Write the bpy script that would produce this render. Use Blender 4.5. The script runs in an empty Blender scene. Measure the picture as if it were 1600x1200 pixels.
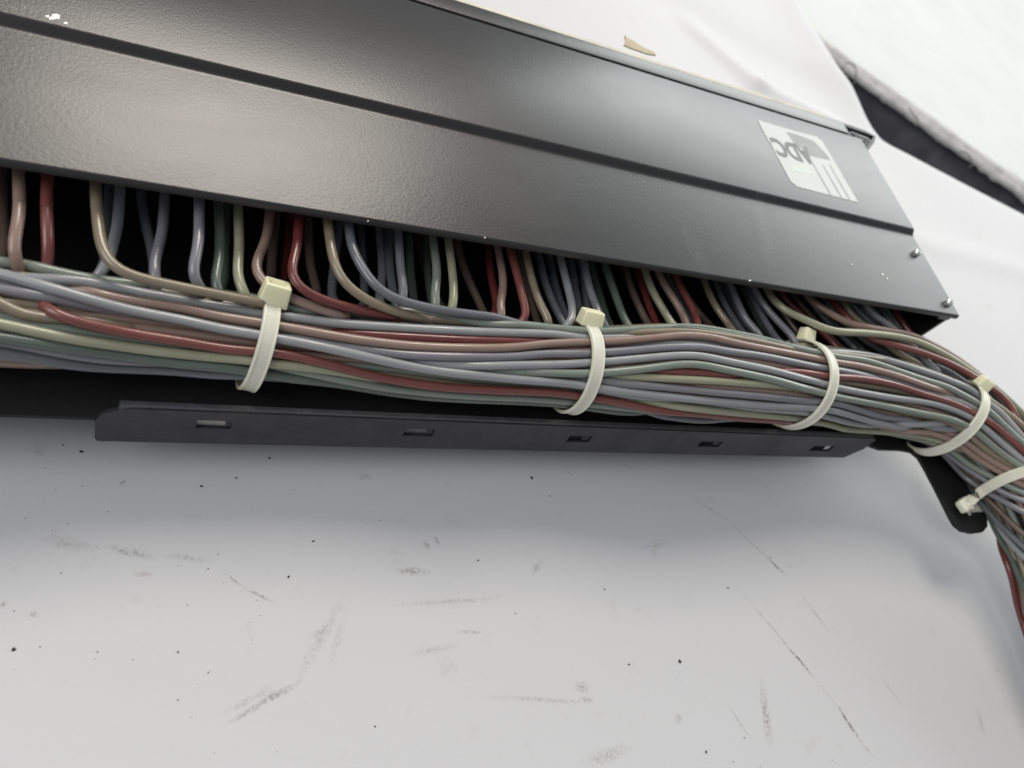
import bpy, bmesh, math, random
from mathutils import Vector, Matrix, noise
random.seed(7)
sc = bpy.context.scene
S = 0.15                      # metres from the lens down to the cover of the panel
TD = 1.42                     # table depth under the lens, in units of S
# ------------------------------------------------------------------ camera
F = 1186.0
dX = Vector((2300, 155, F)).normalized()
dY = Vector((-463, -2206, F)); dY = (dY - dX*dY.dot(dX)).normalized()
dUp = dX.cross(dY).normalized()
cam_d = bpy.data.cameras.new('camera'); cam = bpy.data.objects.new('camera', cam_d)
sc.collection.objects.link(cam); sc.camera = cam
cam_d.sensor_width = 36; cam_d.lens = F/1600*36; cam_d.clip_start = 0.005; cam_d.clip_end = 50
right = Vector((dX.x, dY.x, dUp.x)); down = Vector((dX.y, dY.y, dUp.y)); fwd = Vector((dX.z, dY.z, dUp.z))
M = Matrix((right, -down, -fwd)).transposed().to_4x4()
CAM = Vector((0, 0, TD*S)); M.translation = CAM; cam.matrix_world = M
cam_d.dof.use_dof = True; cam_d.dof.focus_distance = 0.225; cam_d.dof.aperture_fstop = 15
# ------------------------------------------------------------------ light
w = bpy.data.worlds.new('World'); sc.world = w; w.use_nodes = True
w.node_tree.nodes['Background'].inputs[0].default_value = (0.93, 0.95, 1.0, 1)
w.node_tree.nodes['Background'].inputs[1].default_value = 0.32
def lamp(name, direction, dist, size, power, col, sy=None, target=(0.14, 0.15, 0.06)):
    l = bpy.data.lights.new(name, 'AREA'); l.energy = power; l.color = col; l.size = size
    if sy: l.shape = 'RECTANGLE'; l.size_y = sy
    o = bpy.data.objects.new(name, l); sc.collection.objects.link(o)
    t = Vector(target); d = Vector(direction).normalized(); o.location = t + d*dist
    o.rotation_euler = (-d).to_track_quat('-Z', 'Y').to_euler()
    return o
lamp('ceiling_lamp', (0.12, 0.80, 1.04), 1.6, 0.72, 18, (1.0, 0.93, 0.84), 0.6, target=(0.02, 0.16, 0.06))
lamp('window_light', (1.55, 1.15, 0.76), 4.0, 3.8, 98, (0.955, 1.0, 0.985), 1.7, target=(0.30, 0.16, 0.06))
lamp('fill_light', (-1.45, -0.15, 1.25), 2.0, 1.1, 19, (1.0, 0.99, 0.985), 1.3, target=(0.15, 0.05, 0.0))  # added fill lamp, unseen, lifts the shadow on the table
sc.view_settings.view_transform = 'Standard'; sc.view_settings.look = 'None'
sc.view_settings.exposure = 0; sc.view_settings.gamma = 1
# ------------------------------------------------------------------ helpers
def W(X, Y, D): return Vector((X*S, Y*S, (TD-D)*S))
def ray(x, y):
    r = Vector((x-800, y-600, F)); return Vector((r.dot(dX), r.dot(dY), r.dot(dUp))).normalized()
def at(x, y, D):
    v = ray(x, y); return CAM + v*(D*S/-v.z)
def link(o, parent=None):
    sc.collection.objects.link(o)
    if parent: o.parent = parent
    return o
def mk(name, verts, faces, mat, parent=None, smooth=False, uvs=None):
    me = bpy.data.meshes.new(name); me.from_pydata([tuple(v) for v in verts], [], faces)
    if uvs:
        l = me.uv_layers.new(name='uv')
        for lp in me.loops: l.data[lp.index].uv = uvs[lp.vertex_index]
    me.materials.append(mat)
    if smooth: me.polygons.foreach_set('use_smooth', [True]*len(me.polygons))
    me.update()
    return link(bpy.data.objects.new(name, me), parent)
def mkbm(name, bm, mat, parent=None, smooth=False, ang=None):
    bmesh.ops.recalc_face_normals(bm, faces=bm.faces)
    me = bpy.data.meshes.new(name); bm.to_mesh(me); bm.free(); me.materials.append(mat)
    if smooth or ang:
        me.polygons.foreach_set('use_smooth', [True]*len(me.polygons))
        if ang: me.set_sharp_from_angle(angle=math.radians(ang))
    return link(bpy.data.objects.new(name, me), parent)
def thing(name, label, cat, loc, group=None):
    o = bpy.data.objects.new(name, None); link(o); o.location = loc; o.empty_display_size = .01
    o['label'] = label; o['category'] = cat
    if group: o['group'] = group
    return o
def adopt(o, root):            # keep world coordinates of mesh under a moved Empty
    o.parent = root; o.matrix_parent_inverse = Matrix.Translation(-root.location); return o
def prism(prof, X0, X1, close=True):   # profile of (Y, D) extruded along X
    bm = bmesh.new(); n = len(prof)
    a = [bm.verts.new(W(X0, p[0], p[1])) for p in prof]; b = [bm.verts.new(W(X1, p[0], p[1])) for p in prof]
    for i in range(n): bm.faces.new((a[i], a[(i+1) % n], b[(i+1) % n], b[i]))
    bm.faces.new(a); bm.faces.new(b[::-1])
    return bm
def box(X0, X1, Y0, Y1, D0, D1, bev=0.0):
    bm = prism([(Y0, D0), (Y1, D0), (Y1, D1), (Y0, D1)], X0, X1)
    if bev: bmesh.ops.bevel(bm, geom=bm.edges[:], offset=bev*S, segments=2, affect='EDGES', profile=.5)
    return bm
def arc(c, r, a0, a1, n):
    return [(c[0]+r*math.cos(math.radians(a0+(a1-a0)*i/n)), c[1]+r*math.sin(math.radians(a0+(a1-a0)*i/n))) for i in range(n+1)]
# ------------------------------------------------------------------ materials
def mat(name, col, rough=.5, metal=0, spec=.5, bump=None, var=None, coat=0, sss=0):
    m = bpy.data.materials.new(name); m.use_nodes = True; nt = m.node_tree; b = nt.nodes['Principled BSDF']
    b.inputs['Base Color'].default_value = (*col, 1); b.inputs['Roughness'].default_value = rough
    b.inputs['Metallic'].default_value = metal; b.inputs['Specular IOR Level'].default_value = spec
    if sss:
        b.inputs['Subsurface Weight'].default_value = sss; b.inputs['Subsurface Radius'].default_value = (1, .9, .5)
        b.inputs['Subsurface Scale'].default_value = .002
    tc = nt.nodes.new('ShaderNodeTexCoord')
    if bump:
        sc_, st, det = bump; n = nt.nodes.new('ShaderNodeTexNoise'); n.inputs['Scale'].default_value = sc_; n.inputs['Detail'].default_value = det
        nt.links.new(tc.outputs['Object'], n.inputs['Vector'])
        bp = nt.nodes.new('ShaderNodeBump'); bp.inputs['Strength'].default_value = st; bp.inputs['Distance'].default_value = .0004
        nt.links.new(n.outputs['Fac'], bp.inputs['Height']); nt.links.new(bp.outputs['Normal'], b.inputs['Normal'])
    if var:
        sc2, amt, vcol = var; n = nt.nodes.new('ShaderNodeTexNoise'); n.inputs['Scale'].default_value = sc2; n.inputs['Detail'].default_value = 6
        nt.links.new(tc.outputs['Object'], n.inputs['Vector'])
        r = nt.nodes.new('ShaderNodeMapRange'); r.inputs[1].default_value = .42; r.inputs[2].default_value = .75; r.inputs[4].default_value = amt
        nt.links.new(n.outputs['Fac'], r.inputs[0])
        mx = nt.nodes.new('ShaderNodeMix'); mx.data_type = 'RGBA'; mx.inputs[6].default_value = (*col, 1); mx.inputs[7].default_value = (*vcol, 1)
        nt.links.new(r.outputs[0], mx.inputs[0]); nt.links.new(mx.outputs[2], b.inputs['Base Color'])
    return m
def vary_rough(m, sc_, lo, hi, stretch=(1, 1, 1)):
    nt = m.node_tree; b = nt.nodes['Principled BSDF']; tc = nt.nodes.new('ShaderNodeTexCoord'); mp = nt.nodes.new('ShaderNodeMapping'); mp.inputs['Scale'].default_value = stretch; mp.inputs['Rotation'].default_value = (0, 0, .5)
    n = nt.nodes.new('ShaderNodeTexNoise'); n.inputs['Scale'].default_value = sc_; n.inputs['Detail'].default_value = 5; n.inputs['Distortion'].default_value = .6
    nt.links.new(tc.outputs['Object'], mp.inputs[0]); nt.links.new(mp.outputs[0], n.inputs['Vector'])
    r = nt.nodes.new('ShaderNodeMapRange'); r.inputs[1].default_value = .35; r.inputs[2].default_value = .68; r.inputs[3].default_value = lo; r.inputs[4].default_value = hi
    nt.links.new(n.outputs['Fac'], r.inputs[0]); nt.links.new(r.outputs[0], b.inputs['Roughness'])
def add_marks(m, marks, col, grain=900, thr=(.35, .6), k_=1.0):
    """marks: (p0, p1, width, strength) as world points -> soft elliptical smears broken up by grain"""
    nt = m.node_tree; b = nt.nodes['Principled BSDF']; L = nt.links
    tc = nt.nodes.new('ShaderNodeTexCoord')
    wn = nt.nodes.new('ShaderNodeTexNoise'); wn.inputs['Scale'].default_value = 60; wn.inputs['Detail'].default_value = 3
    L.new(tc.outputs['Object'], wn.inputs['Vector'])
    sub = nt.nodes.new('ShaderNodeVectorMath'); sub.operation = 'MULTIPLY_ADD'; sub.inputs[1].default_value = (.0028, .0028, 0)
    L.new(wn.outputs['Color'], sub.inputs[0]); L.new(tc.outputs['Object'], sub.inputs[2])
    tot = None
    for p0, p1, wd, st in marks:
        c = (p0+p1)/2; d = p1-p0; mp = nt.nodes.new('ShaderNodeMapping'); mp.vector_type = 'TEXTURE'
        mp.inputs['Location'].default_value = (c.x+.0014, c.y+.0014, c.z)
        mp.inputs['Rotation'].default_value = (0, 0, math.atan2(d.y, d.x))
        mp.inputs['Scale'].default_value = (d.length/2*1.15, wd, .01)
        L.new(sub.outputs[0], mp.inputs['Vector'])
        g = nt.nodes.new('ShaderNodeTexGradient'); g.gradient_type = 'SPHERICAL'; L.new(mp.outputs[0], g.inputs[0])
        ml = nt.nodes.new('ShaderNodeMath'); ml.operation = 'MULTIPLY_ADD'; ml.inputs[1].default_value = st*k_
        L.new(g.outputs['Fac'], ml.inputs[0])
        if tot: L.new(tot, ml.inputs[2])
        else: ml.inputs[2].default_value = 0
        tot = ml.outputs[0]
    gn = nt.nodes.new('ShaderNodeTexNoise'); gn.inputs['Scale'].default_value = grain; gn.inputs['Detail'].default_value = 4
    L.new(tc.outputs['Object'], gn.inputs['Vector'])
    r = nt.nodes.new('ShaderNodeMapRange'); r.inputs[1].default_value = thr[0]; r.inputs[2].default_value = thr[1]; L.new(gn.outputs['Fac'], r.inputs[0])
    mm = nt.nodes.new('ShaderNodeMath'); mm.operation = 'MULTIPLY'; mm.use_clamp = True; L.new(tot, mm.inputs[0]); L.new(r.outputs[0], mm.inputs[1])
    mx = nt.nodes.new('ShaderNodeMix'); mx.data_type = 'RGBA'; mx.inputs[7].default_value = (*col, 1)
    src = b.inputs['Base Color'].links
    if src: L.new(src[0].from_socket, mx.inputs[6])
    else: mx.inputs[6].default_value = b.inputs['Base Color'].default_value
    L.new(mm.outputs[0], mx.inputs[0]); L.new(mx.outputs[2], b.inputs['Base Color'])

POWDER = mat('black_powder_coat', (.013, .013, .014), .32, spec=.62, bump=(1150, .095, 2), var=(26, .5, (.020, .020, .020)))
INNER = mat('black_sheet_metal', (.012, .012, .013), .5, bump=(500, .2, 2))
TRAYMAT = mat('black_tray_paint', (.012, .012, .013), .55, spec=.3, bump=(500, .2, 2))
LIPMAT = mat('black_bar_paint_highlight', (.05, .05, .053), .22, spec=1.0, bump=(900, .2, 3), var=(420, .6, (.09, .09, .09)))  # colour paler than the bar, paints in the highlight along the bend
BARMAT = mat('black_bar_paint', (.023, .022, .025), .42, bump=(900, .25, 3), var=(300, .3, (.05, .05, .05)))
STEEL = mat('zinc_screw', (.70, .71, .70), .38, metal=.85, bump=(900, .3, 2))
CHIP = mat('bare_metal_chip', (.75, .74, .68), .45, metal=.3)
NYLON = mat('aged_nylon', (.70, .70, .59), .36, sss=.35, var=(160, .35, (.55, .55, .38)))
NYLONH = mat('aged_nylon_head', (.76, .75, .54), .34, sss=.4, var=(160, .3, (.62, .60, .36)))
LABEL = mat('sticker_paper', (.45, .485, .46), .45, var=(120, .35, (.50, .56, .52)))
PRINT = mat('sticker_print', (.09, .10, .095), .5, var=(300, .5, (.22, .24, .23)))
PRINT2 = mat('sticker_print_light', (.22, .24, .23), .5, var=(260, .5, (.32, .35, .33)))
CREAM = mat('cream_edge_tape', (.66, .63, .53), .6, var=(120, .6, (.50, .46, .35)))
TAPE = mat('brown_tape', (.42, .36, .23), .6, var=(200, .5, (.30, .25, .15)))
BOARD = mat('white_board_film', (.45, .465, .44), .45, bump=(30, .3, 4), var=(18, .25, (.28, .295, .27)))
WRAP = mat('grey_wrap_tape', (.78, .78, .76), .35, bump=(60, .8, 4), var=(40, .6, (.40, .40, .40)))
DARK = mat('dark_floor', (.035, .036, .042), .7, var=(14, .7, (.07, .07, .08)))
THREAD = mat('black_thread', (.02, .02, .02), .7)
GRIT = mat('black_grit', (.03, .028, .026), .8)
SHEET = mat('white_table_sheet', (.55, .555, .57), .55, bump=(700, .12, 4), var=(9, .35, (.51, .515, .53)))
vary_rough(POWDER, 22, .315, .345, (1, 2.2, 1)); vary_rough(BARMAT, 60, .36, .55, (1, 3, 1))
def soften(m, sc_, amt, col):      # fine dust specks
    nt = m.node_tree; b = nt.nodes['Principled BSDF']; L = nt.links; tc = nt.nodes.new('ShaderNodeTexCoord')
    v = nt.nodes.new('ShaderNodeTexNoise'); v.inputs['Scale'].default_value = sc_; v.inputs['Detail'].default_value = 8; v.inputs['Roughness'].default_value = .75
    L.new(tc.outputs['Object'], v.inputs['Vector'])
    r = nt.nodes.new('ShaderNodeMapRange'); r.inputs[1].default_value = .60; r.inputs[2].default_value = .72; r.inputs[4].default_value = amt
    L.new(v.outputs['Fac'], r.inputs[0])
    mx = nt.nodes.new('ShaderNodeMix'); mx.data_type = 'RGBA'; mx.inputs[7].default_value = (*col, 1)
    L.new(b.inputs['Base Color'].links[0].from_socket, mx.inputs[6]); L.new(r.outputs[0], mx.inputs[0]); L.new(mx.outputs[2], b.inputs['Base Color'])
soften(SHEET, 95, .35, (.38, .37, .35))
T = lambda x, y: at(x, y, TD)
def tm(x0, y0, x1, y1, wd, st): return (T(x0, y0), T(x1, y1), wd*.001, st)
add_marks(SHEET, [tm(60, 838, 150, 855, 2.2, .5), tm(165, 853, 245, 870, 1.6, .95), tm(255, 864, 335, 872, 1.2, .6), tm(205, 895, 240, 898, 1.2, .6),
    tm(350, 889, 388, 920, .45, 1.4), tm(388, 919, 425, 938, .6, 1.6), tm(360, 1125, 470, 1065, 1.2, 1.3), tm(350, 1110, 430, 1072, 1.2, .6),
    tm(465, 1070, 540, 930, 2.0, .45), tm(485, 1000, 512, 975, 1.5, .7), tm(520, 1040, 540, 960, 1.5, .4), tm(620, 888, 675, 897, 1.6, 1.0),
    tm(620, 945, 790, 932, 1.2, .5), tm(715, 985, 755, 985, .8, .8), tm(640, 1020, 720, 1005, 1.4, .5), tm(760, 1087, 930, 1096, 1.0, .55),
    tm(900, 1070, 925, 1075, 2.2, .9), tm(905, 1088, 932, 1094, 1.0, .9), tm(832, 895, 850, 873, 1.8, .7), tm(1082, 775, 1150, 815, .5, .9),
    tm(1140, 810, 1235, 900, .7, .8), tm(1205, 872, 1232, 898, .9, 1.3), tm(1255, 925, 1300, 985, .9, .9), tm(1165, 925, 1275, 1055, .6, .8),
    tm(1235, 1008, 1275, 1055, .9, 1.6), tm(1275, 1055, 1310, 1100, .4, .7), tm(1310, 1098, 1352, 1160, 1.0, 2.0), tm(1350, 1158, 1370, 1182, .5, 1.0),
    tm(1195, 1060, 1207, 1165, 2.2, 1.0), tm(1380, 1055, 1415, 1100, .7, .7), tm(1000, 855, 1050, 845, 1.0, .5), tm(1140, 1100, 1180, 1155, .6, .6),
    tm(1530, 1100, 1545, 1150, 1.8, .55), tm(560, 741, 585, 743, 1.2, .9), tm(660, 845, 675, 855, 1.2, 1.2), tm(680, 835, 688, 850, .8, 1.4),
    tm(910, 1192, 990, 1168, 2.5, .6), tm(45, 700, 75, 700, 2.5, .5), tm(0, 945, 14, 936, 1.0, .9), tm(45, 955, 60, 960, .9, 1.0), tm(195, 745, 182, 755, .7, 1.2),
    tm(1055, 1120, 1070, 1125, 2.5, .6), tm(975, 722, 1000, 740, .5, .9), tm(880, 728, 900, 742, .5, .9), tm(1185, 745, 1215, 765, .5, .6)],
    (.13, .12, .105), grain=1100, thr=(.34, .72), k_=.95)
def pm(x0, y0, x1, y1, wd, st, D=1.0): return (at(x0, y0, D), at(x1, y1, D), wd*.001, st)
add_marks(POWDER, [pm(98, 108, 200, 143, .25, 2), pm(195, 142, 285, 182, .3, 3), pm(325, 201, 385, 232, .3, 5), pm(380, 229, 445, 262, .3, 4),
    pm(740, 335, 870, 392, .22, 4), pm(655, 320, 690, 327, .25, 3), pm(1055, 315, 1067, 355, .2, 3), pm(470, 270, 478, 268, .5, 5), pm(950, 310, 960, 318, .3, 4)], (.004, .004, .004), grain=400, thr=(.1, .4))
add_marks(POWDER, [pm(30, 12, 60, 24, .8, 1, .992), pm(0, 10, 40, 22, .5, 1, .992), pm(1180, 290, 1210, 430, 5, .35), pm(1060, 330, 1120, 470, 5, .25)], (.10, .11, .11), grain=900)
# ------------------------------------------------------------------ setting: floor, table sheet, board at the back
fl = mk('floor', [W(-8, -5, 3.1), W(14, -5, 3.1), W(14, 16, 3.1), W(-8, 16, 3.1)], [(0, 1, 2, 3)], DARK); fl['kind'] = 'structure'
edge_px = [(1140, -260), (1205, -100), (1253, 0), (1290, 62), (1313, 100), (1334, 131), (1360, 180), (1375, 203), (1391, 218), (1433, 240), (1500, 276), (1600, 329), (1760, 412), (1950, 510)]
def cr(P, n):     # Catmull-Rom through points
    out = []
    for i in range(len(P)-1):
        p0 = P[max(i-1, 0)]; p1 = P[i]; p2 = P[i+1]; p3 = P[min(i+2, len(P)-1)]
        for k in range(n):
            t = k/n; out.append(.5*((2*p1)+(p2-p0)*t+(2*p0-5*p1+4*p2-p3)*t*t+(3*p1-p0-3*p2+p3)*t**3))
    out.append(P[-1].copy()); return out
def seg_d(p, a, b):
    d = b-a; t = max(0, min(1, (p-a).dot(d)/d.length_squared)); return (p-(a+d*t)).length, t
folds = [(T(1275, 0), T(1345, 120), .012, .05), (T(1085, 40), T(1185, 130), .0030, .010), (T(1185, 130), T(1305, 190), .0026, .006), (T(1010, -20), T(1250, 120), -.0015, .022),
         (T(1468, 848), T(1500, 885), .0014, .004), (T(1500, 885), T(1575, 1010), .0012, .010), (T(1050, 120), T(1300, 330), .0012, .03), (T(1450, 380), T(1600, 420), .0015, .012)]
def fold_h(p):
    return sum(ht*math.exp(-(seg_d(p.xy, a.xy, b.xy)[0]/wd)**2) for a, b, ht, wd in folds)
E = []
for x, y in edge_px:
    p = at(x, y, TD)
    for _ in range(4): p = at(x, y, TD-fold_h(p)/S)
    E.append(Vector((p.x, p.y, 0)))
B = cr(E, 12); nb = len(B)
Apts = [W(-3.5, 9, TD), W(-3.5, 3, TD), W(-3.5, -2.2, TD), W(1, -2.2, TD), W(5.5, -2.2, TD)]
A = []
for i in range(nb):
    t = i/(nb-1)*4; k = min(int(t), 3); A.append(Apts[k].lerp(Apts[k+1], t-k))
V, Fc = [], []; NJ = 150
for i in range(nb):
    for j in range(NJ+1):
        s = (j/NJ)**1.7; p = B[i].lerp(A[i], s)
        h = 0
        for a, b, ht, wd in folds:
            dd, t = seg_d(p.xy, a.xy, b.xy); h += ht*math.exp(-(dd/wd)**2)
        h += .0006*noise.noise(Vector((p.x*9, p.y*9, 1.3)))
        e = (p-B[i]).length; h -= .002*math.exp(-e/.004)
        V.append((p.x, p.y, h-.0012))
for i in range(nb-1):
    for j in range(NJ):
        a = i*(NJ+1)+j; Fc.append((a, a+1, a+NJ+2, a+NJ+1))
n0 = len(V)
for i in range(nb): p = V[i*(NJ+1)]; V.append((p[0], p[1], p[2]-.0016))
for i in range(nb-1): Fc.append((i*(NJ+1), (i+1)*(NJ+1), n0+i+1, n0+i))
t_ = mk('table_top', V, Fc, SHEET, smooth=True); t_['kind'] = 'structure'

# board beyond the gap
BD = 1.60
bt = thing('wrapped_board', 'white film covered board with torn grey edge tape, beyond the dark gap', 'board', at(1450, 190, BD+.1))
p0 = at(1150, -32, BD); p1 = at(1850, 470, BD); ed = (p1-p0).normalized(); nr = Vector((-ed.y, ed.x, 0))
if nr.y < 0: nr = -nr
bm = bmesh.new(); q = [p0, p1, p1+nr*1.6, p0+nr*1.6]
NB = 60; rows = []
for j in range(NB+1):
    rr = []
    for i in range(NB+1):
        s = (j/NB)**1.5; p = p0.lerp(p1, i/NB)+nr*1.6*s
        h = .002*noise.noise(p*11)+.0012*abs(noise.noise(p*23)) - (.003 if j == 0 else 0)
        rr.append(bm.verts.new((p.x, p.y, p.z+h)))
    rows.append(rr)
for j in range(NB):
    for i in range(NB): bm.faces.new((rows[j][i], rows[j][i+1], rows[j+1][i+1], rows[j+1][i]))
adopt(mkbm('board_top', bm, BOARD, smooth=True), bt)
bm = bmesh.new(); N = 260; cols = []
for i in range(N+1):
    t = i/N; p = p0.lerp(p1, t); low = .0090+.0026*noise.noise(Vector((t*26, 0, 0)))+.0016*noise.noise(Vector((t*70, 3, 0)))
    c = []
    for k, (oy, oz) in enumerate([(.0026, .0012), (.0, .0006), (-.0006, -.0016), (-.0028, -.34*low), (-.0040, -.6*low), (-.0052, -low), (.004, -low-.0012)]):
        wv = .0007*noise.noise(Vector((t*40, k*.8, 5)))+.0007*noise.noise(Vector((t*170, k*.9, 5)))
        c.append(bm.verts.new(p+nr*(oy+wv)+Vector((0, 0, oz))))
    cols.append(c)
for i in range(N):
    for k in range(6): bm.faces.new((cols[i][k], cols[i+1][k], cols[i+1][k+1], cols[i][k+1]))
adopt(mkbm('edge_tape', bm, WRAP, smooth=True), bt)
bm = bmesh.new(); a0 = p0+nr*.0045-Vector((0, 0, .004)); a1 = p1+nr*.0045-Vector((0, 0, .004)); dz = Vector((0, 0, -.05))
v = [bm.verts.new(x) for x in (a0, a1, a1+dz, a0+dz, a0+nr*1.5, a1+nr*1.5, a1+dz+nr*1.5, a0+dz+nr*1.5)]
for f in ((0, 1, 2, 3), (3, 2, 6, 7), (0, 3, 7, 4), (1, 5, 6, 2)): bm.faces.new([v[k] for k in f])
adopt(mkbm('board_side', bm, mat('dark_board_side', (.11, .11, .12), .6, var=(40, .9, (.22, .22, .235)))), bt)

# ------------------------------------------------------------------ tube builder
def tube_data(P, r, ns=10, rvar=0):
    n = len(P); T_ = [(P[min(i+1, n-1)]-P[max(i-1, 0)]).normalized() for i in range(n)]
    u = T_[0].orthogonal().normalized(); V_, F_ = [], []
    for i in range(n):
        u = (u-T_[i]*u.dot(T_[i])).normalized(); v_ = T_[i].cross(u)
        rr = r*(1+rvar*noise.noise(P[i]*28))
        for k in range(ns):
            a = 2*math.pi*k/ns; V_.append(P[i]+u*math.cos(a)*rr+v_*math.sin(a)*rr)
    for i in range(n-1):
        for k in range(ns):
            a = i*ns+k; b = i*ns+(k+1) % ns; F_.append((a, b, b+ns, a+ns))
    F_.append(tuple(range(ns))[::-1]); F_.append(tuple((n-1)*ns+k for k in range(ns)))
    return V_, F_
def smooth_path(P, step=.012*S, it=3):
    Q = cr(P, 8); L = [0]
    for i in range(1, len(Q)): L.append(L[-1]+(Q[i]-Q[i-1]).length)
    m = max(6, int(L[-1]/step)); out = []; k = 0
    for i in range(m+1):
        s = L[-1]*i/m
        while k < len(L)-2 and L[k+1] < s: k += 1
        t = (s-L[k])/max(1e-9, L[k+1]-L[k]); out.append(Q[k].lerp(Q[k+1], t))
    for _ in range(it):
        out = [out[0]]+[(out[i-1]+out[i]*2+out[i+1])/4 for i in range(1, len(out)-1)]+[out[-1]]
    return out
for nm, pts, lab in [('thread', [(1316, 108), (1324, 98), (1336, 104), (1338, 118), (1333, 132)], 'black thread loop hanging at the upper end of the torn tape edge'),
                 ('thread', [(1420, 168), (1428, 180), (1435, 188), (1430, 198)], 'short black thread halfway along the torn tape edge'),
                 ('thread', [(1497, 245), (1502, 237), (1514, 242), (1519, 256), (1513, 262)], 'black thread loop near the lower end of the torn tape edge')]:
    P = smooth_path([at(x, y, BD-.012) for x, y in pts], .001, 2); v_, f_ = tube_data(P, .0005, 6)
    o = mk(nm, v_, f_, THREAD, smooth=True); o['label'] = lab; o['category'] = 'thread'

# ------------------------------------------------------------------ the panel
XL, XR = -1.35, 2.107
pn = thing('equipment_panel', 'black powder coated rack panel with open wire-filled front, lying on the white table', 'equipment panel', W(.5, 1.2, TD))
def P_(o):
    if o.name.split('.')[0] in ('top_cover', 'side_panel', 'rear_panel', 'seam_liner', 'divider_plate', 'base_plate'):
        for v_ in o.data.vertices:
            if v_.co.x > 1.9*S: v_.co.x -= max(0, v_.co.y/S-.94)/.70*.034*S
    return adopt(o, pn)
# top cover, with the stepped ridge
th = .009
top = [(.940, 1.013)] + [(.9405, 1.006)] + arc((.947, 1.0065), .0065, 180, 270, 4)[1:] + [(1.226, 1.0)] + \
      [(1.230, .9997), (1.234, .9985), (1.237, .996), (1.2455, .9885), (1.2485, .9866), (1.253, .986)] + [(1.620, .986), (1.6235, .9873), (1.6245, .990)]
bot = [(1.6245, 1.000), (1.254, .9955), (1.234, 1.009), (.949, 1.009), (.949, 1.013)]
P_(mkbm('top_cover', prism(top+bot, XL, XR), POWDER, ang=35))
# rear strip beyond the seam
P_(mkbm('rear_strip', prism([(1.6330, 1.000), (1.6330, .9900), (1.6350, .9875), (1.640, .987), (1.679, .987), (1.685, .9885), (1.687, .994), (1.687, 1.10), (1.681, 1.10), (1.681, 1.000)], XL, 2.024), POWDER, ang=35))
P_(mkbm('seam_liner', box(XL, 2.03, 1.61, 1.675, 1.008, 1.016), INNER))
P_(mkbm('side_panel', box(2.096, 2.105, .952, 1.622, 1.0095, TD-.012), POWDER, ang=30))
P_(mkbm('side_panel', box(XL, XL+.009, .952, 1.622, 1.0095, TD-.012), POWDER, ang=30))
P_(mkbm('rear_panel', box(XL+.01, 2.095, 1.60, 1.609, 1.02, TD-.012), INNER))
P_(mkbm('base_plate', box(XL, XR-.001, .915, 1.69, TD-.011, TD-.003), INNER))
P_(mkbm('divider_plate', box(XL+.02, 2.094, 1.34, 1.346, 1.018, TD-.012), INNER))
P_(mkbm('corner_tab', prism([(.945, 1.016), (.985, 1.016), (.985, 1.028), (.945, 1.028)], 2.045, 2.094), POWDER))
# small folded end bracket at the rear right corner
def ribbon(px, D0, D1, wd, name, m=INNER):
    bm = bmesh.new(); P = [at(x, y, D0) for x, y in px]; n = len(P); rws = []
    for i in range(n):
        d = (P[min(i+1, n-1)]-P[max(i-1, 0)]).normalized(); nn = Vector((-d.y, d.x, 0)).normalized()*wd*S/2
        rws.append([bm.verts.new(x) for x in (P[i]+nn, P[i]-nn, P[i]-nn-Vector((0, 0, (D1-D0)*S)), P[i]+nn-Vector((0, 0, (D1-D0)*S)))])
    for i in range(n-1):
        for k in range(4): bm.faces.new((rws[i][k], rws[i+1][k], rws[i+1][(k+1) % 4], rws[i][(k+1) % 4]))
    bm.faces.new(rws[0][::-1]); bm.faces.new(rws[-1])
    return P_(mkbm(name, bm, m))
eb = ribbon([(1318, 194), (1353, 206), (1367, 213), (1364, 220), (1353, 235)], .996, 1.012, .013, 'end_bracket', INNER)
ribbon([(1317, 193), (1323, 204), (1331, 215)], .999, 1.014, .012, 'end_bracket', INNER)
ribbon([(1330, 206), (1345, 212), (1358, 217)], 1.004, 1.014, .008, 'end_bracket', mat('grey_clip', (.30, .31, .33), .4))
ribbon([(1336, 214), (1356, 221), (1350, 231)], 1.006, 1.03, .022, 'end_bracket', INNER)
# screws at the right edge
def screw(x, y):
    c = at(x, y, .991); bm = bmesh.new()
    prof = [(0, .006), (.0030, .0058), (.0085, .0040), (.0110, .0000), (.0112, -.0035), (.0105, -.016), (0, -.016)]; n = 20; rings = []
    for r_, z in prof:
        if r_ == 0: rings.append([bm.verts.new((c.x, c.y, c.z+z*S))])
        else: rings.append([bm.verts.new((c.x+r_*S*math.cos(2*math.pi*k/n), c.y+r_*S*math.sin(2*math.pi*k/n), c.z+z*S)) for k in range(n)])
    for a, b in zip(rings, rings[1:]):
        for k in range(n):
            if len(a) == 1: bm.faces.new((a[0], b[k], b[(k+1) % n]))
            elif len(b) == 1: bm.faces.new((a[k], b[0], a[(k+1) % n]))
            else: bm.faces.new((a[k], b[k], b[(k+1) % n], a[(k+1) % n]))
    s = P_(mkbm('screw', bm, STEEL, ang=40))
    bm = bmesh.new()
    for ang in (.5, .5+math.pi/2):
        u = Vector((math.cos(ang), math.sin(ang), 0))*.0062*S; v_ = Vector((-math.sin(ang), math.cos(ang), 0))*.0014*S
        z = Vector((0, 0, .0066*S)); bm.faces.new([bm.verts.new(c+z+a) for a in (u+v_, -u+v_, -u-v_, u-v_)])
        if ang > 1: 
            for vv in bm.verts[-4:] if False else []: pass
    for i, vv in enumerate(bm.verts): vv.co.z += (i//4)*.00003
    sl = mkbm('slot', bm, INNER); sl.parent = s
screw(1434, 394); screw(1484, 472)
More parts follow.
